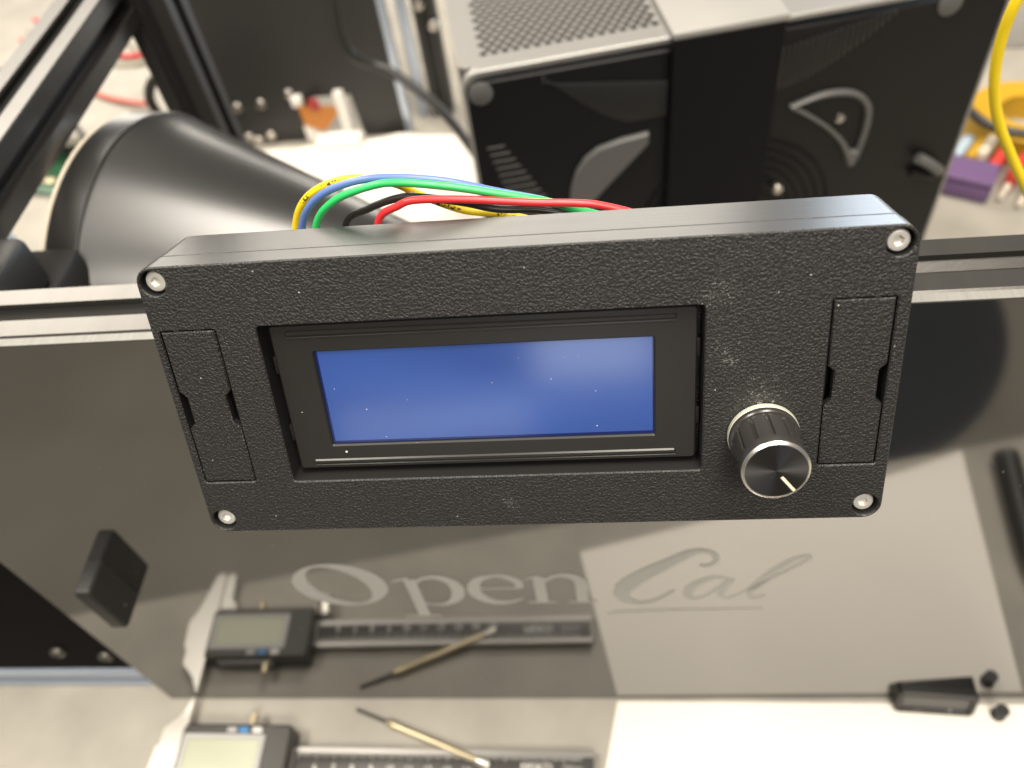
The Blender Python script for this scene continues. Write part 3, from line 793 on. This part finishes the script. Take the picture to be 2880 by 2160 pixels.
# perforated top sheet
holes = []
row = 0; v = 14.3
while v < 74:
    u = 14 + (2.75 if row % 2 else 0)
    while u < 103:
        holes.append(circle(u, v, 2.2, 12)); u += 5.45
    v += 4.35; row += 1
plate("mesh_top", [rrect(0.2, PW + 0.8, 3.5, PD, 4, 4)] + holes, PH - 1.1, PH - 0.25, "mesh", pc)
box("top_lining", (4, 8, PH - 40), (PW - 4, PD - 4, PH - 29), "void", pc, bev=0)
for (fx, fz) in ((9.0, 227.5), (247.5, 231)):
    lathe("corner_plug", [(0, 0), (6.2, 0), (6.2, 0.9), (5.6, 1.3), (0, 1.3)], "caselip", pc, (fx, -0.5, fz), (R(90), 0, 0), 28)
def rib(u, z0, z1, w=0.8, h=1.3): box("vent_rib", (u - w, -0.6 - h, z0), (u + w, -0.5, z1), "caserib", pc, bev=0.25)
# curved fields of raised vent ribs, left and right of the strap
def low(u): return 201 - 0.028 * 0 - 4.5 * 1 + 0.0 if u > 85 else 196.5 + ((85 - u) / 40.0) ** 1.35 * 30
k = 0
u = 41.0
while u < 104:
    rib(u, low(u), 227 - (u - 41) * 0.17); u += 2.6
u = 164.0
while u < 222:
    t = (u - 164) / 56
    rib(u, 200.5 + 31 * t ** 1.6, min(233, 222 + 10 * t + 1.5)); u += 2.9
for k in range(9):
    z = 195 - k * 4.6
    box("vent_slot", (8 + 1.1 * k, -1.1, z - 0.5), (17.5 + 2.4 * k, -0.5, z + 0.5), "caselip", pc, bev=0.2)
# fan guard: rings behind the strap and grey wedge covers
for j, rr_ in enumerate((58, 52, 46.5, 41, 36, 31, 26)):
    bm = bmesh.new(); rings = []
    for k in range(97):
        a = 2 * math.pi * k / 96
        c = Vector((148 + rr_ * math.cos(a), -1.2, 112 + rr_ * math.sin(a)))
        rings.append(c)
    bm_tube(bm, rings, 0.8, 6, 1)
    finish("fan_ring", bm, "case", pc, smooth=60)
lathe("fan_hub", [(0, 0), (18, 0), (18, 1.6), (16, 3), (0, 3)], "case", pc, (148, -0.4, 112), (R(90), 0, 0), 36)
lathe("fan_pin", [(0, 0), (3.2, 0), (3.2, 5), (2.4, 6), (0, 6)], "bolt", pc, (171.8, -0.4, 136), (R(90), 0, 0), 20)
wedgeL = [(49.5, 148), (51.2, 160), (54.5, 171), (60, 179), (67, 184), (80, 187), (95, 188.3), (95.2, 181.6), (84, 170), (74, 160), (62, 147)]
plate("wedge_cover", [wedgeL], 0, 2.8, "caselip", pc, ch=0.9, rot=rot_face(), loc=(0, -0.55, 0))
def arcpts(pts): return [(p.x, p.y) for p in catmull([(a, b, 0) for a, b in pts], 5)]
wo = arcpts([(172, 189), (190, 193.5), (206, 191.5), (217, 183), (220.5, 170), (219, 150), (216, 141)]) + arcpts([(213.5, 141.5), (206, 157), (196, 169), (184, 179), (172.5, 187)])
wi = arcpts([(176, 188), (190, 190.5), (205, 188.5), (214, 181), (217, 169), (216.4, 152)]) + arcpts([(213, 152), (206, 162), (196, 172), (184, 182)])
plate("wedge_frame", [wo, wi], 0, 3.2, "caselip", pc, ch=0.9, rot=rot_face(), loc=(0, -0.55, 0))
lathe("wedge_screw", [(0, 0), (2.8, 0), (2.6, 1.2), (1.6, 1.9), (0, 2.0)], "bolt", pc, (202.6, -0.55, 174.6), (R(90), 0, 0), 18)
tube("latch_handle", [(254.5, -4.5, 140), (261, -6, 136), (268, -6, 130), (271.5, -3, 126.5)], 3.2, "caselip", pc, n=12)
tube("latch_handle", [(253.5, -3, 128.8), (262, -4.5, 126.5), (269.5, -3.5, 123.2)], 2.2, "case", pc, n=12)
# strap clamped round the case
st = empty("strap", (-45, 222, 0), (0, 0, R(10.3)), "wide black strap over the computer case with glare painted pale on top", "strap")
plate("strap_front", [[(105.4, 0.5), (161.5, 0.5), (161.5, 240.6), (105.4, 240.6)]], 3.3, 6.4, "strap", st, ch=0.5, rot=rot_face())
box("strap_glare_top", (105.0, -6.6, 240.7), (162.5, 150, 244.2), "strapglare", st, bev=0.7)  # pale piece stands for glare on top of the black strap

# ------------------------------------------------------------------ black upright plate at the back left
bp = empty("upright_plate", (-250, 537, 0), (0, 0, 0), "black upright sheet metal plate with steel bolts behind the cone", "metal plate")
plate("plate_sheet", [[(-100, 0.5), (6, 0.5), (6, 5), (12, 46), (48, 46), (52, 5), (54, 0.5), (93, 0.5), (93, 260), (-100, 260)]], -2, 2, "blackmetal", bp, ch=0.3, rot=(R(90), 0, 0))
box("plate_edge", (93.3, -4, 0.5), (99, 6, 260), "railcut", bp, bev=0.5)
b0 = None
for (x, z) in ((-311, 42), (-287.5, 44), (-311, 9.5), (-289, 9.5), (-258, 52), (-303, 1.8)):
    if b0 is None: b0 = finish("bolt", bolt_mesh(4.8, 3.4, 1.9), "bolt", bp, (x + 250, -5.4, z), (R(90), 0, 0))
    else: dup(b0, bp, (x + 250, -5.4, z + (3.2 if z < 3 else 0)), (R(90), 0, 0))
rl = empty("back_rail", (-124, 570, 0), (0, 0, R(4)), "grey upright rail with steel bolts beside the black plate", "rail")
plate("rail_bar", [rail_profile()], 0.3, 260, "blackmetal", rl)
for (x, z) in ((-3, 112), (6, 92), (-2, 150)):
    dup(b0, rl, (x, -13.5, z), (R(90), 0, 0))
box("rail_cover", (-24, -6, 0.3), (-16, 6, 260), "railcut", rl, bev=0.6)
# amber ribbon connector in the plate's notch
cn = empty("ribbon_connector", (-227, 545, 0), (0, 0, 0), "amber ribbon film between white connectors in the plate notch", "connector")
box("connector_block", (-30, -16, 40), (-20, -6, 50), "white", cn, bev=1)
box("connector_arm", (11, -16, 6), (20, -8, 52), "white", cn, bev=1.2)
box("connector_arm", (-26, -16, 0.3), (-14, -8, 20), "white", cn, bev=1.2)
box("connector_foot", (-14, -34, 0.2), (30, -16, 12), "white", cn, bev=1.2)
plate("amber_film", [[(-23, 22), (-6, 14), (10, 30), (11, 40), (-24, 42)]], 0, 0.8, "amber", cn, rot=(R(90), 0, 0), loc=(0, -17, 0))
box("red_tag", (-13, -19.5, 38), (-3, -17, 49), "redmark", cn, bev=0.8)
# black cable from the plate to the computer case
cb = tube("power_cable", [(-172, 500, 210), (-174, 476, 162), (-176, 475, 133), (-169, 475, 114), (-143, 475, 99.6), (-101, 440, 82), (-62, 372, 74), (-44, 330, 74)], 4.0, "blackw", n=12)
tag(cb, "thick black cable sagging from the upright plate to the computer case", "cable")

# ------------------------------------------------------------------ things on the desk behind
pp = curled_sheet("plastic_bag", (-210, 430), (-66, 372), (-98, 526), (-318, 522), "paper",
                  lambda u, v: 0.6 + 7 * (math.sin(u * 7 + v * 3) * math.sin(v * 6 + u * 2)) ** 2 + 3 * (math.sin(u * 17 + 2 * v) * math.sin(v * 15)) ** 2, 40, 30)
tag(pp, "crumpled white sheet on the desk left of the computer case", "paper")
bd = empty("cream_board", (-560, 620, 0), (0, 0, R(-10.6)), "raised cream board on the desk at far left", "board")
box("board_top", (-420, -92, 28), (190, 420, 41), "desk", bd, bev=2.5)
for x in (-400, 150):
    box("board_foot", (x, -60, 0.3), (x + 30, 400, 27.9), "black", bd, bev=1)
pb = empty("circuit_board", (-500, 500, 0), (0, 0, R(-12)), "green circuit board under the cream board edge", "circuit board")
box("board_sheet", (-60, -26, 3), (60, 40, 4.6), "pcb", pb, bev=0.1)
for k in range(5):
    box("chip", (-50 + 22 * k, -14 + (k % 2) * 12, 4.7), (-38 + 22 * k, -6 + (k % 2) * 12, 8), "void" if k % 2 else "brass", pb, bev=0.3)
for s in ((-56, -22), (54, -22), (-56, 36), (54, 36)):
    lathe("standoff", [(0, 0), (2, 0), (2, 2.9), (0, 2.9)], "brass", pb, (s[0], s[1], 0.1), n=12)
for nm, pts, m, lab in (
    ("lead_wire", [(-600, 740, 46), (-535, 692, 45), (-490, 655, 45), (-442, 640, 46), (-404, 638, 62), (-370, 640, 72)], "red", "upper red wire crossing the cream board to the black post"),
    ("lead_wire", [(-600, 700, 44), (-535, 640, 44), (-472, 580, 44), (-430, 555, 46), (-400, 540, 50)], "pinkw", "lower dull red wire on the cream board above the cone"),
    ("lead_wire", [(-600, 800, 44), (-534, 745, 44), (-447, 652, 44), (-415, 630, 50), (-395, 610, 60)], "greyw", "upper grey wire slanting across the cream board"),
    ("lead_wire", [(-600, 720, 43.5), (-552, 680, 43.5), (-500, 640, 43.5), (-440, 628, 44), (-405, 640, 58)], "greyw", "grey wire just under the red wire on the cream board"),
    ("lead_wire", [(-600, 640, 43.5), (-536, 590, 43.5), (-486, 543, 44), (-450, 500, 44), (-430, 480, 44)], "blackw", "dark wire near the front edge of the cream board")):
    o = tube(nm, pts, 2.6, m, n=10); tag(o, lab, "wire", "loose wires on the cream board")
lp = tube("cable_loop", [(-330, 470, 0.3 + 3), (-338, 462, 60), (-344, 455, 100), (-330, 452, 122), (-312, 455, 118), (-300, 465, 90), (-306, 470, 40), (-300, 480, 5)], 4.2, "blackw", n=12)
tag(lp, "black cable loop standing in front of the upright plate", "cable")
gb = empty("black_gearbox", (-336, 440, 0), (0, 0, R(10)), "black boxy motor under the cable loop by the upright plate", "motor")
box("motor_body", (-34, -24, 0.3), (42, 34, 62), "black", gb, bev=4)
box("motor_cap", (-20, -14, 62.1), (28, 24, 74), "black", gb, bev=3)
lathe("motor_shaft", [(0, 0), (7, 0), (7, 20), (5, 22), (0, 22)], "darkshaft", gb, (46, 0, 40), (0, R(90), 0), 18)
bf = empty("blue_film", (-224, 110, 0), (0, 0, R(15)), "pale blue film strip hanging left of the cone", "film")
plate("film_strip", [[(-38, 60), (8, 60), (26, 180), (8, 258), (-38, 258)]], 0, 0.6, "skyblue", bf, rot=(R(84), 0, R(20)), loc=(-66, 66, 0))
brk = empty("corner_bracket", (-200, 60, 0), (0, 0, 0), "black corner bracket with a brass coloured bolt at the left end of the rail", "bracket")
box("bracket_body", (-24, -34, 180), (22, 24, 262), "black", brk, bev=3)
box("bracket_cap", (-10, -30, 262.2), (20, 6, 283), "black", brk, bev=3)
finish("bracket_bolt", bolt_mesh(6.0, 6, 2.4, 2.0), "brass", brk, (12, -10, 292), (R(12), R(8), 0))
box("bracket_leg", (-12, -10, 0.3), (10, 12, 180.2), "black", brk, bev=1)
gl = empty("pale_knob", (-170, 38, 0), (0, 0, 0), "pale pinkish shiny cap beside the corner bracket", "cap")
lathe("cap_dome", [(0, 262), (8, 262), (9, 268), (7, 274), (3.5, 277), (0, 278)], "pinkfoil", gl, n=24)
lathe("cap_post", [(0, 0.3), (4, 0.3), (4, 261.9), (0, 261.9)], "black", gl, n=16)

# ------------------------------------------------------------------ right side: yellow cable, lead clips, tape
yc = tube("yellow_cable", [(168, 112, 372), (152, 104, 340), (146.2, 100, 322), (145.5, 100, 308.8), (147.9, 100, 294.1), (153.6, 100, 279.2), (162.5, 100, 264.3), (174.6, 100, 246.4), (200, 104, 210), (240, 120, 140), (300, 160, 40), (360, 200, 3)], 1.75, "yellow", n=14, sub=10)
tag(yc, "thick bright yellow cable curving down at the right edge", "cable")
pbx = empty("purple_box", (312, 398, 0), (0, 0, R(-28)), "small purple plastic box on the desk right of the computer case", "box")
box("box_body", (-20, -10, 0.2), (18, 18, 16), "purple", pbx, bev=3)
box("box_lid", (-20.4, -10.4, 16.1), (18.4, 18.4, 20), "purple", pbx, bev=1.5)
CL = [("clipyel", 327, 432, "amber"), ("clipred", 340, 418, "bright red"), ("clipwhite", 336, 434, "cream"), ("clipdark", 363, 398, "dark grey"), ("clipblue", 318, 436, "pale blue"), ("clipred", 352, 408, "deep red")]
for m, x, y, cn_ in CL:
    e = empty("lead_clip", (x, y, 0), (0, 0, R(-38)), cn_ + " rubber lead clip in the row on the desk at far right", "clip", "lead clips in a row at far right")
    box("clip_boot", (-4.2, -16, 0.3), (4.2, 14, 20), m, e, bev=2.5)
    tube("clip_tip", [(0, -15, 6), (0, -22, 5), (0, -31, 3.5)], lambda t: 3.4 - 1.6 * t, "clipwhite" if m != "clipwhite" else "bolt", e, n=10)
tp = empty("tape_roll", (378, 470, 0), (0, 0, 0), "flat yellow tape roll behind the lead clips", "tape")
lathe("tape_ring", [(22, 0.3), (44, 0.3), (45, 1.5), (45, 21), (44, 22), (22, 22), (22, 0.3)], "clipyel", tp, n=48)
kc = tube("black_lead", [(296, 540, 60), (306, 500, 52), (316, 462, 42), (330, 436, 36), (352, 424, 34), (380, 420, 34), (420, 430, 20), (470, 450, 4)], 3.6, "blackw", n=12)
tag(kc, "black lead draped across the lead clips and tape", "cable")
gbx = empty("grey_box", (420, 640, 0), (0, 0, R(-10)), "plain grey box far behind the tape roll", "box")
box("box_body", (-80, -40, 0.3), (160, 130, 66), "calframe", gbx, bev=3)
box("box_lid", (-81, -41, 66.1), (161, 131, 76), "caselip", gbx, bev=2)
